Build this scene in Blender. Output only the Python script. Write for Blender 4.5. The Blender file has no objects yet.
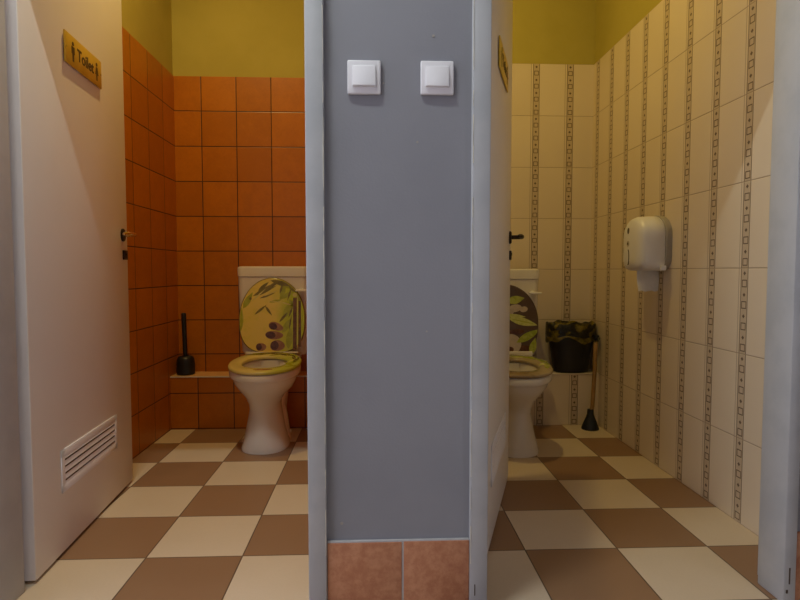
import bpy, bmesh, math, random
from mathutils import Vector, Matrix
random.seed(4)
scene = bpy.context.scene
COL = scene.collection
PI = math.pi

# ------------------------------------------------------------------ materials
class N:
    """tiny expression builder over math nodes"""
    def __init__(s, nt): s.nt = nt
    def m(s, op, a, b=None, c=None):
        n = s.nt.nodes.new('ShaderNodeMath'); n.operation = op
        for i, v in enumerate((a, b, c)):
            if v is None: continue
            if isinstance(v, (int, float)): n.inputs[i].default_value = v
            else: s.nt.links.new(v, n.inputs[i])
        return n.outputs[0]
    def step(s, v, lo, hi):            # smooth 0..1 between lo and hi
        n = s.nt.nodes.new('ShaderNodeMapRange'); n.interpolation_type = 'SMOOTHSTEP'
        n.inputs[1].default_value = lo; n.inputs[2].default_value = hi
        s.nt.links.new(v, n.inputs[0]); return n.outputs[0]
    def mix(s, f, a, b):
        n = s.nt.nodes.new('ShaderNodeMix'); n.data_type = 'RGBA'
        for i, v in ((0, f), (6, a), (7, b)):
            if isinstance(v, (int, float)): n.inputs[i].default_value = v
            elif isinstance(v, tuple): n.inputs[i].default_value = (*v, 1)
            else: s.nt.links.new(v, n.inputs[i])
        return n.outputs[2]
    def noise(s, scale, detail=3, vec=None, rough=.55):
        n = s.nt.nodes.new('ShaderNodeTexNoise'); n.inputs['Scale'].default_value = scale
        n.inputs['Detail'].default_value = detail; n.inputs['Roughness'].default_value = rough
        if vec is None:
            vec = s.nt.nodes.new('ShaderNodeNewGeometry').outputs['Position']
        s.nt.links.new(vec, n.inputs['Vector']); return n.outputs['Fac']
    def pos(s):
        g = s.nt.nodes.new('ShaderNodeNewGeometry'); x = s.nt.nodes.new('ShaderNodeSeparateXYZ')
        s.nt.links.new(g.outputs['Position'], x.inputs[0]); return x.outputs
    def white(s, a, b):
        c = s.nt.nodes.new('ShaderNodeCombineXYZ'); w = s.nt.nodes.new('ShaderNodeTexWhiteNoise')
        for i, v in enumerate((a, b)): s.nt.links.new(v, c.inputs[i])
        s.nt.links.new(c.outputs[0], w.inputs['Vector']); return w.outputs['Value']
    def bump(s, h, strength, dist):
        n = s.nt.nodes.new('ShaderNodeBump'); n.inputs['Strength'].default_value = strength
        n.inputs['Distance'].default_value = dist; s.nt.links.new(h, n.inputs['Height']); return n.outputs[0]

def mat(name, color=(.8, .8, .8), rough=.5, metal=0., spec=.5, trans=0., alpha=1.):
    m = bpy.data.materials.new(name); m.use_nodes = True
    b = m.node_tree.nodes['Principled BSDF']
    b.inputs['Base Color'].default_value = (*color, 1); b.inputs['Roughness'].default_value = rough
    b.inputs['Metallic'].default_value = metal; b.inputs['Specular IOR Level'].default_value = spec
    b.inputs['Transmission Weight'].default_value = trans; b.inputs['Alpha'].default_value = alpha
    return m, N(m.node_tree), b

def mottled(name, c1, c2, scale, rough=.5, bump=0., bscale=60, spec=.5, metal=0.):
    m, n, b = mat(name, c1, rough, metal, spec)
    f = n.step(n.noise(scale, 4), .35, .65)
    m.node_tree.links.new(n.mix(f, c1, c2), b.inputs['Base Color'])
    if bump:
        m.node_tree.links.new(n.bump(n.noise(bscale, 3), bump, .002), b.inputs['Normal'])
    return m

def square_tile(name, axis, u0, pu, pv, c1, c2, grout, rough=.34, gw=.0027):
    m, n, b = mat(name, c1, rough)
    P = n.pos(); L = m.node_tree.links
    u = n.m('DIVIDE', n.m('SUBTRACT', P[axis], u0), pu); v = n.m('DIVIDE', n.m('SUBTRACT', P[2], .005), pv)
    fu, fv = n.m('FRACT', n.m('ADD', u, 40.)), n.m('FRACT', n.m('ADD', v, 40.))
    eu = n.m('MULTIPLY', n.m('MINIMUM', fu, n.m('SUBTRACT', 1., fu)), pu)
    ev = n.m('MULTIPLY', n.m('MINIMUM', fv, n.m('SUBTRACT', 1., fv)), pv)
    e = n.m('MINIMUM', eu, ev)
    g = n.step(e, gw * .6, gw * 1.25)
    w = n.white(n.m('FLOOR', n.m('ADD', u, 40.)), n.m('FLOOR', v))
    nz = n.noise(16, 5, rough=.65); fine = n.noise(90, 3)
    f = n.m('ADD', n.m('MULTIPLY', nz, .75), n.m('MULTIPLY', w, .35))
    f = n.m('ADD', f, n.m('MULTIPLY', n.m('SUBTRACT', fine, .5), .35))
    tile = n.mix(n.step(f, .3, .9), c1, c2)
    L.new(n.mix(g, grout, tile), b.inputs['Base Color'])
    h = n.m('ADD', n.step(e, 0., .005), n.m('MULTIPLY', fine, .12))
    L.new(n.bump(h, .5, .0016), b.inputs['Normal'])
    return m

def strip_tile(name, axis, u0, pu, flip):
    """20 x 30 cm cream tiles, each with one upright strip of alternating squares and dots"""
    m, n, b = mat(name, (.7, .6, .47), .30)
    P = n.pos(); L = m.node_tree.links
    u = n.m('SUBTRACT', P[axis], u0)
    if flip: u = n.m('MULTIPLY', u, -1.)
    uu = n.m('ADD', n.m('DIVIDE', u, pu), 40.)
    lu = n.m('MULTIPLY', n.m('FRACT', uu), pu)              # metres from the joint
    vv = n.m('DIVIDE', P[2], .3); lv = n.m('MULTIPLY', n.m('FRACT', vv), .3)
    e = n.m('MINIMUM', n.m('MINIMUM', lu, n.m('SUBTRACT', pu, lu)), n.m('MINIMUM', lv, n.m('SUBTRACT', .3, lv)))
    g = n.step(e, .0009, .0019)
    sc = .030                                                 # strip centre from the joint
    d = n.m('ABSOLUTE', n.m('SUBTRACT', lu, sc))
    inside = n.m('SUBTRACT', 1., n.step(d, .0185, .0200))
    line = n.m('MULTIPLY', n.step(d, .0158, .0170), n.m('SUBTRACT', 1., n.step(d, .0190, .0202)))
    pv = n.m('MULTIPLY', n.m('FRACT', n.m('DIVIDE', lv, .075)), .075)
    dq = n.m('MAXIMUM', d, n.m('ABSOLUTE', n.m('SUBTRACT', pv, .0215)))      # hollow square
    sq = n.m('MULTIPLY', n.step(dq, .0090, .0102), n.m('SUBTRACT', 1., n.step(dq, .0128, .0140)))
    sqin = n.m('SUBTRACT', 1., n.step(dq, .009, .0102))
    dd = n.m('ADD', d, n.m('ABSOLUTE', n.m('SUBTRACT', pv, .057)))           # dot
    dot = n.m('SUBTRACT', 1., n.step(dd, .0068, .0082))
    dark = n.m('MINIMUM', n.m('ADD', n.m('ADD', line, sq), dot), 1.)
    w = n.white(n.m('FLOOR', uu), n.m('FLOOR', vv))
    nz = n.noise(7, 4)
    base = n.mix(n.m('ADD', n.m('MULTIPLY', nz, .6), n.m('MULTIPLY', w, .4)), (.735, .625, .475), (.795, .69, .545))
    stripbg = n.mix(n.noise(120, 2), (.54, .43, .30), (.63, .52, .38))
    c = n.mix(inside, base, stripbg); c = n.mix(sqin, c, (.60, .49, .36)); c = n.mix(n.m('MULTIPLY', dark, .92), c, (.095, .055, .032))
    L.new(n.mix(g, (.43, .32, .215), c), b.inputs['Base Color'])
    L.new(n.bump(n.step(e, 0., .004), .7, .0016), b.inputs['Normal'])
    return m

def floor_tile():
    m, n, b = mat('checkered floor tile', (.6, .5, .4), .42)
    P = n.pos(); L = m.node_tree.links; p = .2975
    u = n.m('ADD', n.m('DIVIDE', n.m('SUBTRACT', P[0], -.716), p), 40.)
    v = n.m('ADD', n.m('DIVIDE', n.m('SUBTRACT', P[1], 2.05), p), 40.)
    iu, iv = n.m('FLOOR', u), n.m('FLOOR', v)
    par = n.m('MODULO', n.m('ADD', iu, iv), 2.)              # cell (40,39) is light -> odd = light
    fu, fv = n.m('FRACT', u), n.m('FRACT', v)
    e = n.m('MULTIPLY', n.m('MINIMUM', n.m('MINIMUM', fu, n.m('SUBTRACT', 1., fu)), n.m('MINIMUM', fv, n.m('SUBTRACT', 1., fv))), p)
    g = n.step(e, .0012, .0026)
    nz = n.noise(5, 5, rough=.6); fine = n.noise(140, 2)
    k = n.m('ADD', n.m('MULTIPLY', nz, .7), n.m('MULTIPLY', n.white(iu, iv), .3))
    light = n.mix(k, (.60, .49, .355), (.69, .575, .435)); dark = n.mix(k, (.255, .145, .077), (.32, .186, .105))
    c = n.mix(par, dark, light); c = n.mix(n.m('MULTIPLY', n.m('SUBTRACT', fine, .35), .12), c, (.25, .17, .1))
    L.new(n.mix(g, (.10, .066, .042), c), b.inputs['Base Color'])
    L.new(n.bump(n.m('ADD', n.step(e, 0., .003), n.m('MULTIPLY', fine, .08)), .3, .001), b.inputs['Normal'])
    L.new(n.m('ADD', .33, n.m('MULTIPLY', nz, .2)), b.inputs['Roughness'])
    return m

OR1, OR2, ORG = (.43, .130, .002), (.54, .172, .004), (.040, .014, .003)
M = {
 'floor': floor_tile(),
 'orange_x': square_tile('orange wall tile', 0, -.998, .1985, .2, OR1, OR2, ORG),
 'orange_y': square_tile('orange wall tile side', 1, 2.77, .2, .2, OR1, OR2, ORG),
 'strip_x': strip_tile('cream strip tile', 0, .911, .2015, False),
 'strip_y': strip_tile('cream strip tile side', 1, 2.537, .1935, True),
 'yellow': mottled('yellow wall paint', (.44, .37, .070), (.48, .405, .084), 3, .75, .15, 220),
 'ceiling': mottled('white ceiling paint', (.78, .75, .66), (.8, .77, .68), 2, .9),
 'corridor': mottled('grey daylight block paint', (.26, .255, .25), (.29, .285, .28), 3, .8),
 'grey': mottled('grey wall paint', (.262, .270, .300), (.285, .292, .322), 3, .55, .2, 160),
 'frame': mottled('pale grey frame enamel', (.44, .46, .475), (.49, .505, .515), 9, .40, .12, 90),
 'chip': mottled('bare primer chips', (.75, .72, .6), (.6, .58, .48), 30, .6),
 'door': mottled('white door laminate', (.77, .725, .655), (.80, .755, .69), 2, .45, .05, 200),
 'door_edge': mottled('door edge band', (.76, .69, .67), (.80, .73, .71), 5, .4),
 'white_plastic': mottled('white plastic', (.83, .83, .86), (.86, .86, .88), 8, .3),
 'ceramic': mottled('white glazed ceramic', (.78, .745, .70), (.81, .775, .73), 4, .12),
 'black': mottled('black plastic', (.010, .010, .011), (.014, .014, .015), 20, .42),
 'rubber': mottled('black rubber', (.008, .011, .016), (.012, .016, .022), 20, .5),
 'dark_metal': mottled('dark bronze metal', (.020, .014, .011), (.035, .022, .016), 60, .38, metal=.5),
 'brass': mottled('worn satin brass', (.86, .76, .55), (.90, .80, .60), 40, .20, metal=1.),
 'steel': mottled('satin steel', (.55, .53, .5), (.62, .6, .57), 40, .3, metal=1.),
 'gold': mottled('gold sign plate', (.68, .43, .035), (.75, .49, .05), 12, .35, spec=.5),
 'ink': mottled('dark sign ink', (.09, .05, .01), (.11, .06, .012), 30, .6),
 'terracotta': None,
 'edge_trim': mottled('cream tile edge strip', (.74, .66, .55), (.68, .60, .5), 20, .35),
 'ledge_orange': mottled('orange ledge tile', (.74, .42, .16), (.80, .48, .20), 14, .35),
 'ledge_cream': mottled('cream ledge tile', (.7, .6, .47), (.74, .64, .5), 14, .35),
 'slot': mottled('dark gap shade and scuff', (.055, .035, .02), (.075, .048, .03), 40, .7),
 'disp_back': mottled('grey dispenser back plate', (.36, .33, .29), (.40, .37, .33), 12, .4),
 'paper': mottled('white tissue paper', (.82, .80, .77), (.78, .76, .73), 60, .9, .3, 140),
 'wood': mottled('brown wooden stick', (.30, .165, .05), (.36, .205, .07), 30, .5),
 'lever': mottled('white lever plastic', (.86, .85, .83), (.88, .87, .85), 8, .2),
}
def terracotta():
    m, n, b = mat('terracotta baseboard tile', (.5, .22, .13), .5)
    f = n.noise(38, 6, rough=.7); s = n.noise(13, 4)
    c = n.mix(n.step(f, .3, .7), (.42, .165, .080), (.56, .265, .140))
    c = n.mix(n.m('MULTIPLY', n.step(s, .58, .72), .5), c, (.33, .10, .05))
    m.node_tree.links.new(c, b.inputs['Base Color'])
    m.node_tree.links.new(n.bump(f, .25, .002), b.inputs['Normal']); return m
M['terracotta'] = terracotta()

# ------------------------------------------------------------------ mesh helpers
class MB:
    def __init__(s): s.v = []; s.f = []; s.mi = []
    def add(s, verts, faces, mi=0):
        o = len(s.v); s.v += [tuple(p) for p in verts]
        s.f += [tuple(i + o for i in f) for f in faces]; s.mi += [mi] * len(faces); return s
    def box(s, lo, hi, bev=0., mi=0, seg=2):
        bm = bmesh.new(); bmesh.ops.create_cube(bm, size=1)
        for v in bm.verts:
            v.co = Vector([(lo[i] + hi[i]) / 2 + v.co[i] * (hi[i] - lo[i]) for i in range(3)])
        if bev: bmesh.ops.bevel(bm, geom=bm.edges[:], offset=bev, segments=seg, affect='EDGES', profile=.5)
        s.bm(bm, mi); return s
    def bm(s, bm, mi=0, mtx=None):
        bm.verts.index_update()
        vs = [(mtx @ v.co if mtx else v.co.copy()) for v in bm.verts]
        s.add(vs, [[v.index for v in f.verts] for f in bm.faces], mi); bm.free()
    def loft(s, rings, cap0=True, cap1=True, mi=0, closed=True):
        k = len(rings[0]); o = []
        for r in rings: o += list(r)
        F = []
        for a in range(len(rings) - 1):
            for i in range(k if closed else k - 1):
                j = (i + 1) % k
                F.append((a * k + i, a * k + j, (a + 1) * k + j, (a + 1) * k + i))
        if cap0: F.append(tuple(range(k))[::-1])
        if cap1: F.append(tuple((len(rings) - 1) * k + i for i in range(k)))
        return s.add(o, F, mi)
    def tube(s, pts, radii, seg=14, mi=0, cap=True):
        pts = [Vector(p) for p in pts]
        if isinstance(radii, (int, float)): radii = [radii] * len(pts)
        rings = []; ref = None
        for i, p in enumerate(pts):
            t = (pts[min(i + 1, len(pts) - 1)] - pts[max(i - 1, 0)]).normalized()
            if ref is None: ref = Vector((0, 0, 1)) if abs(t.z) < .9 else Vector((1, 0, 0))
            a = t.cross(ref).normalized(); b = t.cross(a).normalized(); ref = -b if False else ref
            rings.append([p + (a * math.cos(2 * PI * q / seg) + b * math.sin(2 * PI * q / seg)) * radii[i] for q in range(seg)])
        return s.loft(rings, cap, cap, mi)
    def poly_prism(s, pts2, fn, d0, d1, mi=0):
        """pts2 outline -> prism; fn(u, v, d) gives the 3-D point"""
        k = len(pts2)
        return s.add([fn(u, v, d0) for u, v in pts2] + [fn(u, v, d1) for u, v in pts2],
                     [tuple(range(k))[::-1], tuple(range(k, 2 * k))] + [(i, (i + 1) % k, k + (i + 1) % k, k + i) for i in range(k)], mi)
    def build(s, name, mats, parent=None, smooth=40, loc=None, rz=0.):
        me = bpy.data.meshes.new(name); me.from_pydata(s.v, [], s.f)
        for m in (mats if isinstance(mats, (list, tuple)) else [mats]): me.materials.append(m if not isinstance(m, str) else M[m])
        me.polygons.foreach_set('material_index', s.mi)
        bm = bmesh.new(); bm.from_mesh(me); bmesh.ops.recalc_face_normals(bm, faces=bm.faces[:])
        for f in bm.faces: f.smooth = smooth > 0
        for e in bm.edges:
            if len(e.link_faces) == 2 and e.calc_face_angle(0) > math.radians(smooth): e.smooth = False
        bm.to_mesh(me); bm.free()
        o = bpy.data.objects.new(name, me); COL.objects.link(o)
        if parent: o.parent = parent
        if loc: o.location = loc
        if rz: o.rotation_euler.z = rz
        return o

def tag(o, label=None, cat=None, group=None, kind=None):
    if label: o['label'] = label
    if cat: o['category'] = cat
    if group: o['group'] = group
    if kind: o['kind'] = kind
    return o
def empty(name, loc, rz=0.):
    o = bpy.data.objects.new(name, None); COL.objects.link(o); o.location = loc; o.rotation_euler.z = rz
    o.empty_display_size = .1; return o
def struct(name, mb, mats, label, cat, smooth=40, loc=None, rz=0.):
    return tag(mb.build(name, mats, None, smooth, loc, rz), label, cat, None, 'structure')

# ------------------------------------------------------------------ setting
CH = 3.0
XL, XR, YB = -1.15, 1.282, 3.35
PX0, PX1 = .022, .128
YF0, YF1 = 1.45, 1.57
T = .008
struct('floor', MB().box((-2.4, -1.6, -.06), (2.4, 3.5, 0)), 'floor', 'checkered floor of beige and brown square tiles', 'floor')
struct('ceiling', MB().box((-2.4, -1.6, CH), (2.4, 3.5, CH + .1)), 'ceiling', 'white painted ceiling above both toilet rooms', 'ceiling')
struct('wall_back', MB().box((-1.35, YB + T, 0), (1.45, YB + .15, CH)), 'yellow', 'yellow painted wall above the tiles behind the toilets', 'wall')
struct('wall_left', MB().box((XL - .15, YF1, 0), (XL - T, YB + T, CH)), 'yellow', 'yellow painted side wall above orange tiles', 'wall')
struct('wall_right', MB().box((XR + T, YF1, 0), (XR + .15, YB + T, CH)), 'yellow', 'yellow painted side wall above cream tiles', 'wall')
struct('wall_partition', MB().box((PX0 + T, YF1, 0), (PX1 - T, YB + T, CH)), 'yellow', 'yellow partition wall between the two toilet rooms', 'wall')
struct('wall_left_tiling', MB().box((XL - T, YF1, 0), (XL, YB + T, 2.0)), 'orange_y', 'orange square tiles on the side wall behind the open door', 'wall tiles')
struct('wall_back_orange_tiling', MB().box((XL, YB, 0), (PX0, YB + T, 2.0)), 'orange_x', 'orange square tiles behind the toilet with the bamboo lid', 'wall tiles')
struct('wall_partition_orange_tiling', MB().box((PX0, YF1, 0), (PX0 + T, YB, 2.0)), 'orange_y', 'orange square tiles on the partition wall', 'wall tiles')
struct('wall_right_tiling', MB().box((XR, YF1, 0), (XR + T, YB + T, 2.1)), 'strip_y', 'cream tiles with dotted strips on the dispenser wall', 'wall tiles')
struct('wall_back_cream_tiling', MB().box((PX1, YB, 0), (XR, YB + T, 2.1)), 'strip_x', 'cream tiles with dotted strips behind the waste bin', 'wall tiles')
struct('wall_partition_cream_tiling', MB().box((PX1 - T, YF1, 0), (PX1, YB, 2.1)), 'strip_y', 'cream strip tiles on the partition wall', 'wall tiles')
# unseen corridor walls added to shape the daylight, open at the left end
struct('wall_daylight_block', MB().box((-2.4, -1.72, 0), (2.5, -1.6, CH)), 'corridor', 'added unseen grey wall that limits daylight, facing the two doorways', 'wall')
struct('wall_daylight_block_end', MB().box((2.4, -.55, 0), (2.5, YF1, CH)), 'corridor', 'added unseen grey end wall beside a gap left for daylight', 'wall')
# ledges along the back walls
YL, ZL = 3.2, .301
for nm, x0, x1, mf, mt, lab in (('wall_ledge_orange', XL, PX0, 'orange_x', 'ledge_orange', 'low orange tiled ledge under the black toilet brush'),
                                ('wall_ledge_cream', PX1, XR, 'strip_x', 'ledge_cream', 'low cream tiled ledge under the black waste bin')):
    mb = MB().box((x0, YL, 0), (x1, YB, ZL - .006))
    mb.box((x0, YL + .004, ZL - .006), (x1, YB, ZL), 0, 1)
    mb.box((x0, YL - .003, ZL - .008), (x1, YL + .005, ZL + .0005), .002, 2)
    struct(nm, mb, [mf, mt, 'edge_trim'], lab, 'ledge')
# front wall with two openings
mb = MB()
HD = 2.045
for x0, x1, z0 in ((-2.4, -1.02, 0), (-.129, .243, 0), (1.118, 2.4, 0), (-1.02, -.129, HD), (.243, 1.118, HD)):
    mb.box((x0, YF0, z0), (x1, YF1, CH))
fw = struct('wall_front', mb, 'grey', 'grey painted wall pier with two light switches between the doors', 'wall')
# small blemishes of the paint: screw plugs, belong to the wall
mb = MB()
for x, z, r in ((.145, 1.478, .0035), (.105, 1.215, .003), (.13, .735, .0025), (-.09, .235, .004), (.02, 1.36, .002)):
    mb.tube([(x, YF0 + .001, z), (x, YF0 - .0012, z)], r, 10)
mb.build('paint_mark', 'disp_back', fw)
# baseboard
mb = MB()
mb.box((-.127, 1.438, 0), (.0655, YF0, .187), .002); mb.box((.0705, 1.438, 0), (.2415, YF0, .188), .002)
mb.box((-.128, 1.4405, 0), (.2425, YF0, .1855), 0, 1); mb.box((-.128, 1.441, .1855), (.2425, YF0, .1915), .002, 1)
struct('baseboard_front', mb, ['terracotta', mottled('grey tile grout', (.46, .455, .46), (.52, .51, .51), 40, .8)], 'terracotta baseboard of two tiles under the grey wall pier', 'baseboard')
mb = MB()
for i in range(6): mb.box((1.121 + i * .2, 1.438, 0), (1.318 + i * .2, YF0, .190), .002)
struct('baseboard_right', mb, 'terracotta', 'terracotta baseboard beside the outer door frame', 'baseboard')

def door_frame(name, x0, x1, fl, fr, label):
    """steel frame: face flange, reveal, a rebate behind it; head on top"""
    mb = MB(); y0, y1, y2 = 1.43, 1.538, 1.578
    mb.box((x0 - fl, y0, 0), (x0, y2, 2.016), .004)                        # hinge side
    mb.box((x1, y0, 0), (x1 + fr, y1 - .004, 2.016), .004); mb.box((x1 + .031, y1 - .008, 0), (x1 + fr, y2, 2.016), .001)
    mb.box((x0 - fl, y0, 2.015), (x1 + fr, y1, HD), .004); mb.box((x0 - fl, y1 - .004, 2.020), (x1 + fr, y2, HD), .002)
    return struct(name, mb, 'frame', label, 'door frame')
f1 = door_frame('trim_1', -.975, -.1745, .046, .046, 'pale grey steel frame of the doorway to the orange toilet room')
f2 = door_frame('trim_2', .2885, 1.085, .046, .034, 'pale grey steel frame of the doorway to the cream toilet room')
# chipped paint along the outer edges of the pier's flanges
def chips(parent, x, side, spots):
    mb = MB()
    for z, L in spots:
        k = 7; pts = []
        for i in range(k): pts.append((random.uniform(.0005, .0022), z + L * (i / (k - 1) - .5)))
        ptsb = [(0., z + L * .5), (0., z - L * .5)]
        mb.poly_prism(pts + ptsb, lambda u, v, d: (x + side * u, 1.43 - d, v), -.002, .0006)
    mb.build('paint_chip', 'chip', parent)
chips(f1, -.1292, -1, [(1.47, .14), (1.33, .05), (1.18, .18), (1.02, .06), (.9, .16), (.72, .09), (.55, .2), (.36, .05), (.22, .12)])
chips(f2, .2432, 1, [(1.5, .22), (1.32, .04), (1.22, .12), (1.05, .05), (.93, .16), (.78, .06), (.66, .18), (.52, .03), (.43, .14), (.3, .05), (.18, .1)])
mb = MB(); mb.box((.254, 1.4286, .045), (.2565, 1.4305, .075), .0008); mb.box((1.098, 1.4286, .055), (1.102, 1.4305, .1), .001); mb.box((1.091, 1.4286, .03), (1.097, 1.4305, .04), .001)
mb.build('scuff', 'slot', f2)

# ------------------------------------------------------------------ doors
DW, DT, DH = .790, .040, 1.995
def door(name, loc, rz, label, lever_mat, hz):
    mb = MB()
    mb.box((-DT, 0, .010), (-.014, DW, DH), .002)
    mb.box((-.016, 0, .010), (0, DW + .006, DH + .006), .002)           # rebated outer leaf
    mb.box((-DT + .002, -.001, .012), (-.002, .0015, DH), 0, 1)
    d = struct(name, mb, ['door', 'door_edge'], label, 'door', loc=loc, rz=rz)
    # handle: oval rosette, neck and lever
    s, z = DW - .050, hz
    rings = []
    for x, k in ((0, 1), (.006, 1), (.009, .86)):
        rings.append([(x, s + .0185 * k * math.cos(a), z - .001 + .026 * k * math.sin(a)) for a in [2 * PI * i / 24 for i in range(24)]])
    h = MB().loft(rings).build('door_handle', 'dark_metal', d)
    mb = MB(); mb.tube([(.006, s, z), (.030, s, z), (.043, s - .003, z), (.051, s - .013, z), (.053, s - .03, z), (.053, s - .07, z), (.050, s - .108, z - .002), (.046, s - .118, z - .003)],
                       [.0085, .0085, .0088, .009, .009, .0088, .008, .005], 14)
    mb.build('lever', lever_mat, h)
    mb = MB(); mb.box((0, s - .002, .936), (.007, s + .042, .974), .0015); mb.tube([(.006, s + .020, .960), (.010, s + .020, .960)], .006, 14); mb.box((.0065, s + .0175, .943), (.0085, s + .0225, .958))
    mb.build('lock_plate', 'dark_metal', d)
    # louvred vent near the bottom
    y0, y1, z0, z1 = .165, .625, .197, .332
    mb = MB()
    mb.box((0, y0, z0), (.0035, y1, z0 + .024), .001); mb.box((0, y0, z1 - .024), (.0035, y1, z1), .001)
    mb.box((0, y0, z0), (.0035, y0 + .022, z1), .001); mb.box((0, y1 - .022, z0), (.0035, y1, z1), .001)
    g = mb.build('vent_frame', 'white_plastic', d)
    MB().box((-.0005, y0 + .01, z0 + .01), (.0012, y1 - .01, z1 - .01)).build('vent_gap_shade', 'slot', g)  # solid dark sheet, its colour stands in for shade between the slats
    n = 4; zz0, zz1 = z0 + .024, z1 - .024; ph = (zz1 - zz0) / n
    mb = MB()
    for i in range(n + 1):
        zc = zz0 + i * ph; a = max(zc - ph * .33, zz0 - .002); b = min(zc + ph * .33, zz1 + .002)
        mb.add([(.0012, y0 + .02, b), (.0012, y1 - .02, b), (.0036, y1 - .02, a), (.0036, y0 + .02, a), (.0012, y0 + .02, a), (.0012, y1 - .02, a)],
               [(0, 1, 2, 3), (3, 2, 5, 4), (0, 3, 4), (1, 5, 2)])
    mb.build('vent_slat', 'white_plastic', g, 0)
    return d
LA, RA = math.atan(.0785), -math.atan(.332)
d1 = door('door_1', (-.967, 1.615, 0), LA, 'white door with gold toilet sign opened into the orange tiled room', 'brass', 1.036)
d2 = door('door_2', (.314, 1.618, 0), RA, 'white door seen almost edge-on, opened into the cream tiled room', 'dark_metal', 1.028)  # lever coloured darker to put its backlit silhouette into the metal

def toilet_sign(dloc, rz, label):
    y0, y1, z0, z1 = .262, .550, 1.555, 1.653
    R = Matrix.Rotation(rz, 3, 'Z')
    base = Vector(dloc) + R @ Vector((0, (y0 + y1) / 2, (z0 + z1) / 2))
    w, h = (y1 - y0) / 2, (z1 - z0) / 2
    mb = MB(); mb.box((.0025, -w, -h), (.0075, w, h), .0015)
    for yy in (-.12, .12): mb.tube([(.0002, yy, 0), (.004, yy, 0)], .012, 12)
    o = mb.build('toilet_sign', 'gold', None, 40, base, rz)
    tag(o, label, 'sign', 'gold toilet signs')
    cu = bpy.data.curves.new('lettering', 'FONT'); cu.body = 'Toilet'; cu.size = .054; cu.align_x = 'CENTER'; cu.align_y = 'CENTER'; cu.extrude = .0006; cu.offset = .0011
    t = bpy.data.objects.new('lettering', cu); COL.objects.link(t)
    bpy.context.view_layer.update()
    me = bpy.data.meshes.new_from_object(t.evaluated_get(bpy.context.evaluated_depsgraph_get()))
    bpy.data.objects.remove(t); bpy.data.curves.remove(cu)
    me.materials.clear(); me.materials.append(M['ink'])
    for v in me.vertices: v.co = (.0079 + v.co.z, .008 + v.co.x, v.co.y)
    me.name = 'lettering'; l = bpy.data.objects.new('lettering', me); COL.objects.link(l); l.parent = o
    fn = lambda u, v, d: (d, u, v)
    for yc, woman in ((-.088, False), (.100, True)):
        mb = MB()
        mb.poly_prism([(yc + .0068 * math.cos(a), .024 + .0068 * math.sin(a)) for a in [2 * PI * i / 16 for i in range(16)]], fn, .0065, .0084)
        if woman: body = [(-.006, .015), (.006, .015), (.013, -.012), (.005, -.012), (.004, -.032), (-.004, -.032), (-.005, -.012), (-.013, -.012)]
        else: body = [(-.011, .015), (.011, .015), (.011, -.008), (.006, -.008), (.005, -.033), (-.005, -.033), (-.006, -.008), (-.011, -.008)]
        mb.poly_prism([(yc + a, b) for a, b in body], fn, .0065, .0084)
        mb.build('woman_symbol' if woman else 'man_symbol', 'ink', o, 0)
    for yy in (-.135, .135):
        MB().tube([(.0065, yy, 0), (.0088, yy, 0)], .003, 10).build('screw', 'brass', o)
    return o
toilet_sign((-.967, 1.615, 0), LA, 'gold Toilet sign on the wide open white door by the orange tiles')
toilet_sign((.314, 1.618, 0), RA, 'gold sign seen edge-on, on the door of the cream tiled room')

# ------------------------------------------------------------------ light switches
def switch(x, z, label, flip):
    t = tag(empty('light_switch', (x, YF0, z)), label, 'light switch', 'white light switches on the grey wall')
    mb = MB(); mb.box((-.0415, -.0105, -.0415), (.0415, 0, .0415), .0035, seg=3); mb.build('plate', 'white_plastic', t)
    y0, y1 = (-.017, -.0125) if flip else (-.0165, -.0125)
    mb = MB()
    a = .0285
    mb.loft([[(-a, -.010, -.0295), (a, -.010, -.0295), (a, -.010, .0215), (-a, -.010, .0215)],
             [(-a, y0 - .001, -.0295), (a, y0 - .001, -.0295), (a, y1, .0215), (-a, y1, .0215)],
             [(-a + .002, y0 - .002, -.0275), (a - .002, y0 - .002, -.0275), (a - .002, y1 - .001, .0195), (-a + .002, y1 - .001, .0195)]])
    for v in range(len(mb.v)): mb.v[v] = (mb.v[v][0], mb.v[v][1], mb.v[v][2] + .006)
    mb.build('rocker', 'white_plastic', t, 30)
    return t
switch(-.0285, 1.3715, 'white light switch nearer the orange room doorway', True)
switch(.1540, 1.3725, 'white light switch nearer the cream room doorway', False)

# ------------------------------------------------------------------ toilets
RING = 56
def egg(cx, yc, af, ab, w, z, tilt=0., p=2.0, y_ref=0.):
    out = []
    for i in range(RING):
        a = 2 * PI * i / RING; s, c = math.sin(a), math.cos(a)
        x = cx + w * math.copysign(abs(s) ** (2 / p), s)
        y = yc - (af if c > 0 else ab) * math.copysign(abs(c) ** (2 / p), c)
        out.append((x, y, z + tilt * (y - y_ref)))
    return out
def leaf(u, v, L, w, ang, bend=0.):
    pts = []; n = 9
    for i in range(n): t = i / (n - 1); pts.append((t * L - L / 2, w * math.sin(PI * t ** .85) + bend * math.sin(PI * t)))
    for i in range(1, n - 1): t = 1 - i / (n - 1); pts.append((t * L - L / 2, -w * math.sin(PI * t ** .85) + bend * math.sin(PI * t)))
    c, s = math.cos(ang), math.sin(ang)
    return [(u + a * c - b * s, v + a * s + b * c) for a, b in pts]
def blob(u, v, rx, ry, ang=0., k=22, wob=.0):
    c, s = math.cos(ang), math.sin(ang); out = []
    for i in range(k):
        a = 2 * PI * i / k; q = 1 + wob * math.sin(3 * a + u * 90)
        x, y = rx * math.cos(a) * q, ry * math.sin(a) * q
        out.append((u + x * c - y * s, v + x * s + y * c))
    return out
def pmat(name, c1, c2, scale=40, rough=.18): return mottled(name, c1, c2, scale, rough)
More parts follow.
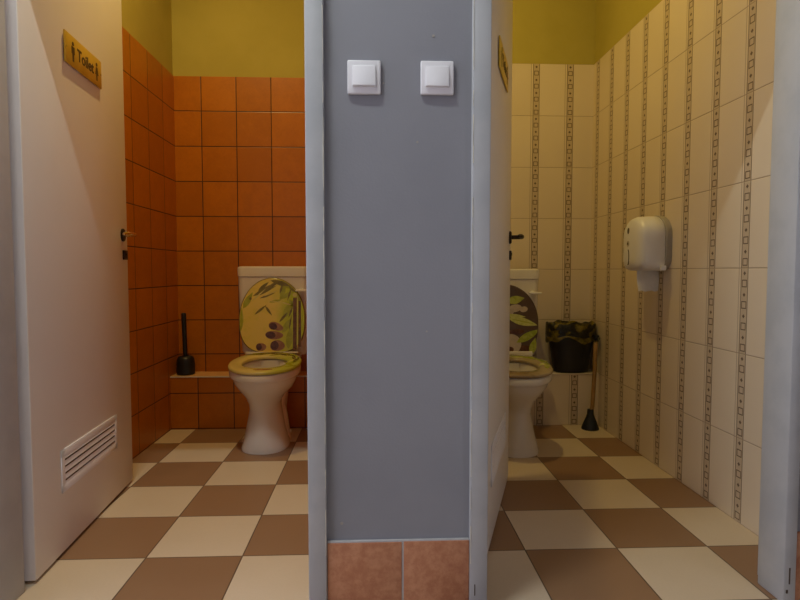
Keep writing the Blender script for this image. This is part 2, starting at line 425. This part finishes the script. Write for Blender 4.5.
def gradmat(name, cl, cr, x0, x1, veins=None):
    m, n, b = mat(name, cl, .16)
    tc = m.node_tree.nodes.new('ShaderNodeTexCoord'); sx = m.node_tree.nodes.new('ShaderNodeSeparateXYZ')
    m.node_tree.links.new(tc.outputs['Object'], sx.inputs[0])
    f = n.step(n.m('ADD', sx.outputs[0], n.m('MULTIPLY', n.m('SUBTRACT', n.noise(14, 3), .5), .12)), x0, x1)
    c = n.mix(f, cl, cr)
    c = n.mix(n.m('MULTIPLY', n.step(n.noise(26, 4), .5, .75), .35), c, veins or cr)
    m.node_tree.links.new(c, b.inputs['Base Color']); return m
PR = {
 'sand': gradmat('bamboo print ground', (.80, .62, .11), (.47, .54, .008), -.03, .12, (.60, .57, .03)),
 'seatsand': gradmat('bamboo seat ground', (.66, .55, .20), (.46, .50, .07), -.03, .13, (.56, .54, .12)),
 'leafdk': pmat('print dark olive leaf', (.16, .13, .012), (.24, .19, .02)),
 'leafmd': pmat('print green leaf', (.34, .37, .015), (.42, .44, .025)),
 'leaflt': pmat('print pale leaf', (.70, .62, .16), (.62, .54, .12)),
 'cane': pmat('print brown cane', (.12, .05, .008), (.19, .09, .015)),
 'pebble': pmat('print brown pebble', (.30, .14, .055), (.42, .22, .10), 30),
 'pebbledk': pmat('print dark pebble', (.085, .030, .012), (.15, .06, .025), 60),
 'slate': gradmat('slate print ground', (.060, .036, .024), (.10, .06, .04), -.1, .1, (.15, .10, .07)),
 'lime': pmat('print lime leaf', (.30, .36, .03), (.44, .47, .08), 60),
 'limelt': pmat('print light lime leaf', (.60, .62, .20), (.50, .53, .13), 60),
 'stone': pmat('print pale stone', (.55, .46, .38), (.47, .39, .32), 30),
 'cream': gradmat('cream print ground', (.27, .185, .10), (.40, .32, .20), -.02, .1, (.12, .075, .04)),
}
def make_toilet(loc, label, style):
    t = tag(empty('toilet', loc), label, 'toilet', 'white toilets with printed seats')
    # local frame: x across, y = 0 at the seat front, back wall further on, z up
    k = .080; cb = .010 if style == 'bamboo' else -.008
    mb = MB()
    R = [egg(0, .27, .152, .175, .117, 0, 0, 2.3), egg(0, .27, .152, .175, .117, .012, 0, 2.3), egg(0, .265, .146, .17, .110, .03, 0, 2.2),
         egg(0, .26, .136, .175, .096, .09), egg(0, .26, .128, .19, .084, .15), egg(0, .26, .126, .205, .0745, .20),
         egg(0, .255, .132, .22, .0765, .232), egg(cb * .4, .25, .150, .23, .097, .265, k * .4), egg(cb, .24, .178, .235, .130, .30, k * .6),
         egg(cb, .226, .194, .24, .151, .335, k * .9), egg(cb, .224, .199, .243, .158, .356, k), egg(cb, .224, .202, .245, .162, .361, k), egg(cb, .222, .207, .245, .171, .367, k), egg(cb, .222, .208, .245, .1725, .374, k), egg(cb, .222, .208, .245, .1735, .396, k), egg(cb, .222, .202, .24, .168, .402, k),
         egg(cb, .21, .145, .15, .116, .402, k), egg(cb, .21, .138, .145, .110, .392, k), egg(cb, .215, .135, .14, .108, .35, k),
         egg(cb, .225, .11, .12, .085, .27), egg(cb, .24, .06, .075, .05, .215), egg(cb, .245, .03, .035, .03, .20)]
    mb.loft(R)
    # rear deck that carries the cistern, and trap flank
    mb.loft([egg(0, .44, .10, .125, .075, 0, 0, 3.5), egg(0, .44, .10, .125, .072, .15, 0, 3.5), egg(0, .44, .11, .128, .09, .29, 0, 3.5), egg(0, .47, .13, .19, .13, .37, 0, 4), egg(0, .48, .14, .20, .15, .426, 0, 4)])
    mb.loft([[(x * .9, y, z) for x, y, z in egg(.0, .39, .12, .10, .122, zz, 0, 2.2)] if True else None for zz in (0, .01)] +
            [egg(0, .39, .10, .11, .100, .06), egg(0, .40, .08, .11, .088, .13), egg(0, .41, .05, .11, .07, .2)])
    for sx in (-1, 1): mb.tube([(sx * .098, .40, .035), (sx * .108, .40, .035)], [.012, .008], 12)
    mb.build('bowl', 'ceramic', t, 60)
    # cistern
    def rr(w, y0, y1, z, r=.035):
        out = []
        for cx, cy, a0 in ((w - r, y1 - r, 0), (-w + r, y1 - r, PI / 2), (-w + r, y0 + r, PI), (w - r, y0 + r, 1.5 * PI)):
            for i in range(7): a = a0 + PI / 2 * i / 6; out.append((cx + r * math.cos(a), cy + r * math.sin(a), z))
        return out
    c = MB().loft([rr(.170, .54, .68, .425), rr(.180, .525, .70, .45), rr(.188, .517, .71, .60), rr(.1925, .51, .715, .80), rr(.1935, .508, .717, .858)]).build('cistern', 'ceramic', t, 50)
    MB().loft([rr(.191, .511, .716, .858), rr(.1955, .504, .721, .8605), rr(.197, .503, .722, .902), rr(.195, .505, .720, .911), rr(.187, .514, .712, .9155)]).build('cistern_lid', 'ceramic', c, 50)
    mb = MB(); mb.tube([(.155, .517, .787), (.155, .497, .787)], .012, 16); mb.box((.128, .462, .779), (.192, .499, .790), .004)
    mb.build('flush_lever', 'lever', c)
    # seat ring
    o = lambda z, s=0: egg(cb, .226, .212 - s, .218 - s, .177 - s, z + .003, k, 2.1)
    i_ = lambda z, s=0: egg(cb, .212, .118 + s, .128 + s, .108 + s, z + .003, k, 2.2)
    ck, lt = ('sand', 'leafdk') if style == 'bamboo' else ('cream', 'slate')
    mb = MB()
    rings = [o(.402, .005), o(.402, .001), o(.405), o(.411), o(.416, .003), o(.419, .010), i_(.419, .008), i_(.416, .002), i_(.411), i_(.404), i_(.402, .004)]
    mb.loft(rings + [rings[0]], False, False)
    zt = .4196
    def on_seat(u, v, d): return (u + cb, v, zt + .003 + k * v + d)
    def deco(pts, mi): mb.poly_prism(pts, on_seat, -.001, .0004, mi)
    if style == 'bamboo':
        for u, v, L, w, a in ((-.06, .375, .15, .012, .15), (.02, .385, .17, .012, -.25), (.08, .36, .14, .013, -.6), (-.02, .40, .16, .010, .35), (.10, .385, .12, .011, .3), (.13, .30, .13, .010, 1.8), (.150, .25, .14, .010, 1.45)):
            deco(leaf(u, v, L, w, a), 1)
        for u, v, L, w, a in ((.145, .21, .12, .009, 1.2), (.125, .16, .10, .008, 2.2), (.155, .29, .12, .008, 1.9), (.05, .37, .12, .008, .5), (-.05, .39, .10, .008, -.2), (.135, .12, .07, .007, .6)): deco(leaf(u, v, L, w, a), 2)
        for u, v, L, w, a in ((.14, .26, .13, .005, 1.1), (.05, .39, .12, .005, .1), (.115, .32, .10, .005, 2.4), (-.03, .365, .1, .004, .5)): deco(leaf(u, v, L, w, a), 3)
        deco(blob(.02, .055, .045, .012, .1), 4)
        sm = [PR['seatsand'], PR['leafdk'], PR['leafmd'], PR['leaflt'], PR['pebble']]
    else:
        for u, v, L, w, a in ((.06, .385, .16, .016, -.2), (.11, .35, .15, .017, -.7), (.15, .28, .13, .016, 1.75), (.148, .19, .12, .014, 1.3)): deco(leaf(u, v, L, w, a), 1)
        for u, v, L, w, a in ((.145, .31, .11, .010, 2.2), (.14, .23, .10, .010, .9), (-.13, .3, .13, .02, 1.3), (.05, .36, .1, .008, .3)): deco(leaf(u, v, L, w, a), 2)
        for u, v, r in ((.10, .39, .016), (.13, .34, .012), (.0, .39, .02), (.155, .25, .01)): deco(blob(u, v, r, r * .7), 3)
        sm = [PR['cream'], PR['lime'], PR['limelt'], PR['stone']]
    mb.build('seat', sm, t, 50)
    # raised lid, leaning back on the cistern
    H = .408 if style == 'bamboo' else .385; y0, z0 = .462, .446; ty = .044 / H
    def on_lid(u, v, d): return (u, y0 + ty * v - d, z0 + v + d * ty)
    def outline(s):
        pts = []
        for q in range(60):
            a = 2 * PI * q / 60; sn, cs = math.sin(a), math.cos(a)
            # widest a little below the middle, round top, flatter foot
            if cs >= 0: pts.append(((.179 - s) * sn, .185 + (H - .185 - s) * cs))
            else: pts.append(((.179 - s) * math.copysign(abs(sn) ** .62, sn), .185 + (.185 - s) * math.copysign(abs(cs) ** .80, cs)))
        return pts
    mb = MB()
    rings = []
    for s, d in ((.010, -.012), (.003, -.011), (0, -.006), (0, .002), (.003, .005), (.006, .0062)):
        rings.append([on_lid(u, v, d) for u, v in outline(s)])
    mb.loft(rings, True, False, 1)
    mb.poly_prism(outline(.0055), on_lid, .004, .0066, 0)
    def art(pts, mi, d=.0070):
        out = []
        for u, v in pts:                              # keep the print on the lid
            w = max(.01, v); lim = .172
            if v > .185: lim = .172 * math.sqrt(max(0, 1 - ((v - .185) / (H - .185 - .008)) ** 2))
            out.append((max(-lim, min(lim, u)), max(.012, min(H - .009, v))))
        mb.poly_prism(out, on_lid, .0058, d, mi)
    # picture coordinates of the print -> metres on the lid
    X = lambda a: (a - 275) / 245 * .179
    Y = lambda b: (590 - b) / 560 * H
    def seg(a, b, w, mi, d=.0070):
        (x0, y0_), (x1, y1_) = (X(a[0]), Y(a[1])), (X(b[0]), Y(b[1]))
        art(leaf((x0 + x1) / 2, (y0_ + y1_) / 2, math.hypot(x1 - x0, y1_ - y0_), w, math.atan2(y1_ - y0_, x1 - x0)), mi, d)
    if style == 'bamboo':
        for a, b, w in (((130, 170), (330, 60), .012), ((260, 52), (430, 95), .013), ((170, 130), (250, 62), .009), ((395, 85), (465, 150), .012)): seg(a, b, w, 2, .0068)
        for a, b, w in (((370, 90), (330, 200), .012), ((330, 190), (440, 130), .012), ((400, 190), (455, 290), .012), ((250, 215), (350, 195), .007), ((60, 260), (130, 140), .016), ((45, 430), (50, 250), .012), ((300, 60), (440, 110), .018), ((360, 330), (430, 200), .020), ((350, 440), (420, 330), .016), ((395, 560), (410, 400), .018)): seg(a, b, w, 3, .0067)
        for a, b, w in (((160, 170), (310, 88), .0055), ((180, 186), (300, 142), .0055), ((145, 306), (235, 232), .0065), ((222, 240), (274, 314), .0065), ((328, 362), (388, 288), .0065), ((255, 92), (320, 66), .007), ((330, 150), (352, 70), .006), ((415, 110), (385, 205), .005), ((425, 250), (395, 330), .005), ((400, 420), (420, 300), .004)): seg(a, b, w, 2)
        for a, b, w in (((210, 170), (330, 120), .003), ((120, 210), (230, 110), .004), ((250, 205), (340, 215), .003), ((345, 215), (420, 235), .004)): seg(a, b, w, 4, .0072)
        art(blob(X(114), Y(187), .007, .008), 2)
        for x0, x1, yt, yb in ((429, 456, 180, 562), (468, 490, 205, 545)):
            art([(X(x0), Y(yb)), (X(x1), Y(yb)), (X(x1), Y(yt)), (X(x0), Y(yt))], 5)
        art([(X(459), Y(562)), (X(464), Y(562)), (X(464), Y(170)), (X(459), Y(170))], 4)
        art(blob(X(442), Y(160), .012, .011), 4)
        for x, y, rx, ry, an in ((315, 535, 54, 40, .05), (195, 545, 38, 30, 0), (290, 458, 66, 31, -.05), (303, 393, 56, 29, -.35)):
            art(blob(X(x), Y(y), rx / 245 * .179, ry / 560 * H, an, wob=.03), 6)
            art(blob(X(x - rx * .38), Y(y - 1), rx * .55 / 245 * .179, ry * .85 / 560 * H, an), 7, .0073)
        lm = [PR['sand'], mottled('printed lid rim', (.30, .24, .07), (.22, .17, .05), 20, .2), PR['leafdk'], PR['leafmd'], PR['leaflt'], PR['cane'], PR['pebble'], PR['pebbledk']]
    else:
        # pixel coordinates (504 = centre line, 280..350 = top..foot)
        X = lambda a: (a - 505.5) / 33 * .179
        Y = lambda b: (352.5 - b) / 75 * H
        for x, y, rx, ry in ((496, 296, 9, 7), (515, 303, 7, 4), (524, 304, 4, 3), (490, 322, 10, 6), (508, 308, 6, 3), (500, 312, 10, 3)): art(blob(X(x), Y(y), rx / 33 * .179, ry / 75 * H, .2), 4, .0069)
        for x, y, rx, ry in ((515, 328, 9, 3), (520, 346, 11, 4), (500, 302, 6, 3)): art(blob(X(x), Y(y), rx / 33 * .179, ry / 75 * H, .1), 5, .0068)
        for a, b, w in (((507, 296), (525, 292), .022), ((516, 339), (540, 325), .020), ((530, 352), (535, 334), .019), ((480, 318), (498, 330), .02)): seg(a, b, w, 2, .0071)
        for a, b, w in (((508, 313), (538, 321), .021), ((506, 310), (526, 312), .010), ((485, 300), (500, 292), .015)): seg(a, b, w, 3, .0073)
        for a, b, w in (((520, 338), (538, 327), .003), ((511, 314), (536, 320), .003)): seg(a, b, w, 2, .0076)
        art(blob(X(509), Y(341), 12 / 33 * .179, 11 / 75 * H, .3), 4, .0070); art(blob(X(510), Y(346), .018, .014), 5, .0073)
        art(blob(X(504), Y(341), .028, .025), 6, .0072)
        lm = [PR['slate'], mottled('dark printed lid rim', (.10, .065, .045), (.14, .09, .06), 20, .2), PR['lime'], PR['limelt'], PR['stone'], PR['pebbledk'], pmat('print pale petal', (.66, .57, .48), (.58, .5, .42))]
    mb.build('seat_lid', lm, t, 50)
    # white foot of the lid with the two hinge posts
    zb = .008 if style == 'bamboo' else .024
    mb = MB(); mb.box((-.142, y0 - .011, z0 - .004), (.142, y0 + .012, z0 + zb), .004)
    for sx in (-1, 1): mb.tube([(sx * .078, y0 + .01, z0 - .035), (sx * .078, y0 + .01, z0 + .002)], .011, 14)
    mb.build('hinge_bar', 'ceramic', t)
    return t
make_toilet((-.563, 2.622, 0), 'white toilet with yellow bamboo and pebble printed lid against orange tiles', 'bamboo')
t2 = make_toilet((.690, 2.52, 0), 'white toilet with dark stone and green leaf lid, half behind a door', 'slate'); t2.scale.z = .985

# ------------------------------------------------------------------ toilet brush in its holder
bx, by = -1.088, 3.268
mb = MB()
ring = lambda r, z, cx=bx, cy=by: [(cx + r * math.cos(2 * PI * i / 32), cy + r * math.sin(2 * PI * i / 32), z) for i in range(32)]
loc0 = (bx + .002, by, ZL + .001)
rg = lambda r, z: [(r * math.cos(2 * PI * i / 32), r * math.sin(2 * PI * i / 32), z) for i in range(32)]
mb.loft([rg(.044, 0), rg(.0495, .004), rg(.051, .02), rg(.0505, .06), rg(.047, .088), rg(.040, .101), rg(.028, .1065), rg(.0185, .106), rg(.0175, .10), rg(.03, .09), rg(.043, .05), rg(.043, .008)])
tag(mb.build('toilet_brush_holder', 'black', None, 40, loc0), 'squat black plastic brush holder on the orange tiled ledge', 'brush holder')
mb = MB(); mb.tube([(0, 0, .045), (0, 0, .10), (-.002, 0, .12), (-.004, .002, .20), (-.007, .004, .30), (-.008, .005, .343), (-.008, .005, .350)], [.006, .009, .0115, .0125, .0135, .0135, .010], 16)
b = mb.build('toilet_brush', 'black', None, 40, loc0); tag(b, 'black toilet brush stick standing in its holder in the corner', 'toilet brush')
mb = MB(); mb.loft([rg(.012, .012), rg(.026, .018), rg(.028, .04), rg(.022, .06), rg(.008, .068)]); mb.build('brush_head', 'rubber', b)

# ------------------------------------------------------------------ waste bin with its bag
def ov(cx, cy, rx, ry, z, p=2.6, wob=0., ph=0., nn=72):
    out = []
    for i in range(nn):
        a = 2 * PI * i / nn; c, s = math.cos(a), math.sin(a)
        q = 1 + wob * (math.sin(5 * a + ph) * .6 + math.sin(9 * a + 2.1 * ph + 1) * .5 + math.sin(17 * a + ph * 3) * .3)
        out.append((cx + rx * q * math.copysign(abs(c) ** (2 / p), c), cy + ry * q * math.copysign(abs(s) ** (2 / p), s), z))
    return out
bl = (1.133, 3.262, ZL + .001)
t = tag(empty('waste_bin', bl), 'black waste bin with a dark bag on the cream tiled ledge', 'bin')
mb = MB()
mb.loft([ov(.005, 0, .090, .060, 0), ov(.005, 0, .098, .064, .003), ov(.004, -.001, .101, .066, .02), ov(0, -.006, .126, .076, .205), ov(0, -.006, .137, .083, .210), ov(0, -.006, .138, .083, .238), ov(0, -.006, .130, .077, .240), ov(0, -.006, .124, .073, .20), ov(.004, 0, .095, .060, .01)])
mb.build('bucket', 'black', t, 40)
mb = MB(); mb.box((.112, -.094, .192), (.139, -.074, .222), .004); mb.tube([(.128, -.080, .208), (.133, -.10, .206), (.125, -.105, .19)], .006, 10)
mb.build('handle_lug', 'black', t)
m, n, bb = mat('olive translucent bin bag', (.10, .085, .012), .22, trans=0.)
f = n.noise(22, 4); n2 = n.noise(55, 3)
m.node_tree.links.new(n.mix(n.step(f, .46, .70), (.018, .016, .006), (.21, .16, .016)), bb.inputs['Base Color'])
m.node_tree.links.new(n.bump(n2, .5, .004), bb.inputs['Normal'])
m.node_tree.links.new(n.m('ADD', .70, n.m('MULTIPLY', n.step(f, .3, .6), .28)), bb.inputs['Alpha'])
mb = MB()
prof = [(.106, .058, .10, .02, .3), (.120, .069, .20, .015, .9), (.126, .073, .262, .014, 1.4), (.134, .080, .288, .010, 1.8), (.141, .084, .284, .010, 2.0), (.1425, .086, .262, .012, 2.4), (.142, .086, .235, .016, 3.0), (.1435, .087, .212, .020, 3.5), (.143, .087, .192, .026, 4.2)]
rings = []
for j, (rx, ry, z, wob, ph) in enumerate(prof):
    r = ov(0, -.006, rx, ry, z, 2.6, wob * .8, ph)
    if j == len(prof) - 1 or j == len(prof) - 2:
        q = 1 if j == len(prof) - 1 else .4
        r = [(x, y, z + q * (.016 * math.sin(3 * a + .4) + .010 * math.sin(7 * a + 1.3) - .020 * math.exp(-((a - 4.9) / .35) ** 2))) for (x, y, z), a in zip(r, [2 * PI * i / 72 for i in range(72)])]
    if j in (2, 3, 4, 5): r = [(x, y, z + .006 * math.sin(4 * a + 1) + .004 * math.sin(11 * a)) for (x, y, z), a in zip(r, [2 * PI * i / 72 for i in range(72)])]
    r = [(min(x, .1455), min(y, .082), z) for x, y, z in r]
    rings.append(r)
mb.loft(rings[:-1], False, False); mb.loft(rings[-2:], False, False, 1)
o = mb.build('bin_bag', [m, mottled('bag hem', (.20, .155, .015), (.07, .055, .008), 40, .25, .4, 60)], None, 180, bl); tag(o, 'crumpled dark olive bag folded over the black bin rim', 'bin bag')

# ------------------------------------------------------------------ plunger
pl = (1.205, 3.115, 0)
t = tag(empty('plunger', pl), 'plunger with black rubber cup and thin brown stick in the corner', 'plunger')
mb = MB(); mb.loft([rg(.046, 0), rg(.048, .004), rg(.046, .014), rg(.036, .040), rg(.025, .066), rg(.019, .085), rg(.017, .112), rg(.012, .114), rg(.011, .10)], False, True)
mb.loft([rg(.046, 0), rg(.040, .004), rg(.028, .04), rg(.012, .06)], False, True)
mb.build('cup', 'rubber', t)
MB().tube([(.003, 0, .085), (.012, .003, .13), (.025, .011, .34), (.029, .016, .485), (.029, .0165, .490)], [.0115, .0115, .0115, .0115, .009], 14).build('stick', 'wood', t)

# ------------------------------------------------------------------ jumbo tissue dispenser on the cream wall
dl = (XR, 2.528, .998)
t = tag(empty('paper_dispenser', dl), 'white round-topped toilet paper dispenser on the cream tiled wall', 'paper dispenser')
SLOT = mottled('dark slot', (.05, .04, .03), (.07, .055, .04), 30, .4)
def dsh(w, zt, zb, x, r=.03):       # outline in the y-z plane: round top, square-ish foot
    pts = []
    for i in range(25): a = PI * i / 24; pts.append((x, -w * math.cos(a) * 1., (zt - w * .82) + w * .82 * math.sin(a)))
    for i in range(7): a = PI / 2 * i / 6; pts.append((x, w - r + r * math.cos(a), zb + r - r * math.sin(a)))
    for i in range(7): a = PI / 2 * i / 6; pts.append((x, -w + r - r * math.sin(a), zb + r - r * math.cos(a)))
    return pts
MB().loft([dsh(.112, .140, -.106, .001, .06), dsh(.113, .141, -.107, -.005, .06), dsh(.113, .141, -.107, -.024, .06), dsh(.110, .138, -.105, -.027, .06)]).build('back_plate', 'disp_back', t, 35)
cv = MB().loft([dsh(.104, .135, -.103, -.027, .04), dsh(.107, .138, -.108, -.029, .04), dsh(.106, .137, -.108, -.070, .04), dsh(.103, .134, -.106, -.104, .04), dsh(.097, .127, -.100, -.120, .04), dsh(.086, .115, -.090, -.128, .04), dsh(.05, .075, -.06, -.131, .02)]).build('cover', 'white_plastic', t, 60)
mb = MB(); fn = lambda u, v, d: (-d, u, v)
mb.poly_prism(blob(.03, .074, .009, .014), fn, .1265, .1318)
mb.build('sight_slot', SLOT, cv); mb = MB()
mb.poly_prism([(.026 - .01 * math.sin(a) * 1 + .0, -.045 + .035 * math.cos(a)) for a in [PI * i / 10 for i in range(11)]] + [(.034 - .01 * math.sin(a), -.045 + .035 * math.cos(a)) for a in [PI * i / 10 for i in range(10, -1, -1)]], fn, .1262, .1316)
mb.build('sight_slot', SLOT, cv)
mb = MB(); mb.poly_prism(blob(.03, .016, .011, .013), fn, .1275, .1328); mb.poly_prism(blob(.03, .016, .005, .006), fn, .1275, .1336, 1)
mb.build('lock', ['steel', 'black'], cv)
MB().box((-.05, -.118, -.106), (-.026, -.104, -.084), .003).build('latch', 'white_plastic', t)
mb = MB()
w0, w1 = -.105, -.010; rows = []
for i in range(10):
    v = i / 9; z = -.098 - .100 * v
    rows.append([(w0 + (w1 - w0) * u / 6 , -.012 + .006 * math.sin(v * 4 + u * .5) - .010 * v, z + (.003 * math.sin(u * 2.2) if i == 9 else 0)) for u in range(7)])
front = [p for r in rows for p in r]; back = [(x, y + .0012, z) for x, y, z in front]
n0 = len(front); F = []
for i in range(9):
    for u in range(6):
        a = i * 7 + u; F.append((a, a + 1, a + 8, a + 7)); F.append((n0 + a, n0 + a + 7, n0 + a + 8, n0 + a + 1))
mb.add(front + back, F); tag(mb.build('paper_sheet', 'paper', t, 60))

# ------------------------------------------------------------------ lights: a warm lamp in each room, a neutral lamp and daylight in the corridor, an added fill in the cream room
def lamp(name, loc, col, w, size, long=None):
    l = bpy.data.lights.new(name, 'AREA'); l.shape = 'RECTANGLE' if long else 'DISK'; l.size = long or size; l.size_y = size; l.energy = w; l.color = col
    o = bpy.data.objects.new(name, l); COL.objects.link(o); o.location = loc; return o
lamp('room_lamp', (-.80, 2.20, 2.87), (.96, .68, .25), 15., .05)
lamp('room_lamp', (.41, 2.36, 2.85), (.92, .67, .22), 9., .05)
g = bpy.data.lights.new('fill_lamp', 'POINT'); g.energy = 3.5; g.color = (.92, .67, .22); g.shadow_soft_size = .03  # added fill beside the room lamp to lift the yellow wall
go = bpy.data.objects.new('fill_lamp', g); COL.objects.link(go); go.location = (.41, 2.36, 2.82)
lamp('corridor_lamp', (-.62, .815, 2.90), (.93, 1., .95), 19., .025, .6)
w = bpy.data.worlds.new('daylight'); scene.world = w; w.use_nodes = True
bg = w.node_tree.nodes['Background']; bg.inputs[0].default_value = (.84, .83, 1., 1); bg.inputs[1].default_value = 1.62

# ------------------------------------------------------------------ camera
cd = bpy.data.cameras.new('camera'); cam = bpy.data.objects.new('camera', cd); COL.objects.link(cam)
cd.sensor_width = 36; cd.lens = 568 / 800 * 36; cd.clip_start = .02
cam.location = (0, 0, .89)
cam.rotation_euler = (PI / 2 - math.atan(29 / 568), 0, -math.atan(24 / 568))
scene.camera = cam
vs = scene.view_settings
vs.view_transform = 'Standard'; vs.look = 'None'; vs.exposure = 0.; vs.gamma = 1.; vs.use_curve_mapping = False
scene.cycles.max_bounces = 8; scene.cycles.diffuse_bounces = 5
scene.cycles.use_denoising = True
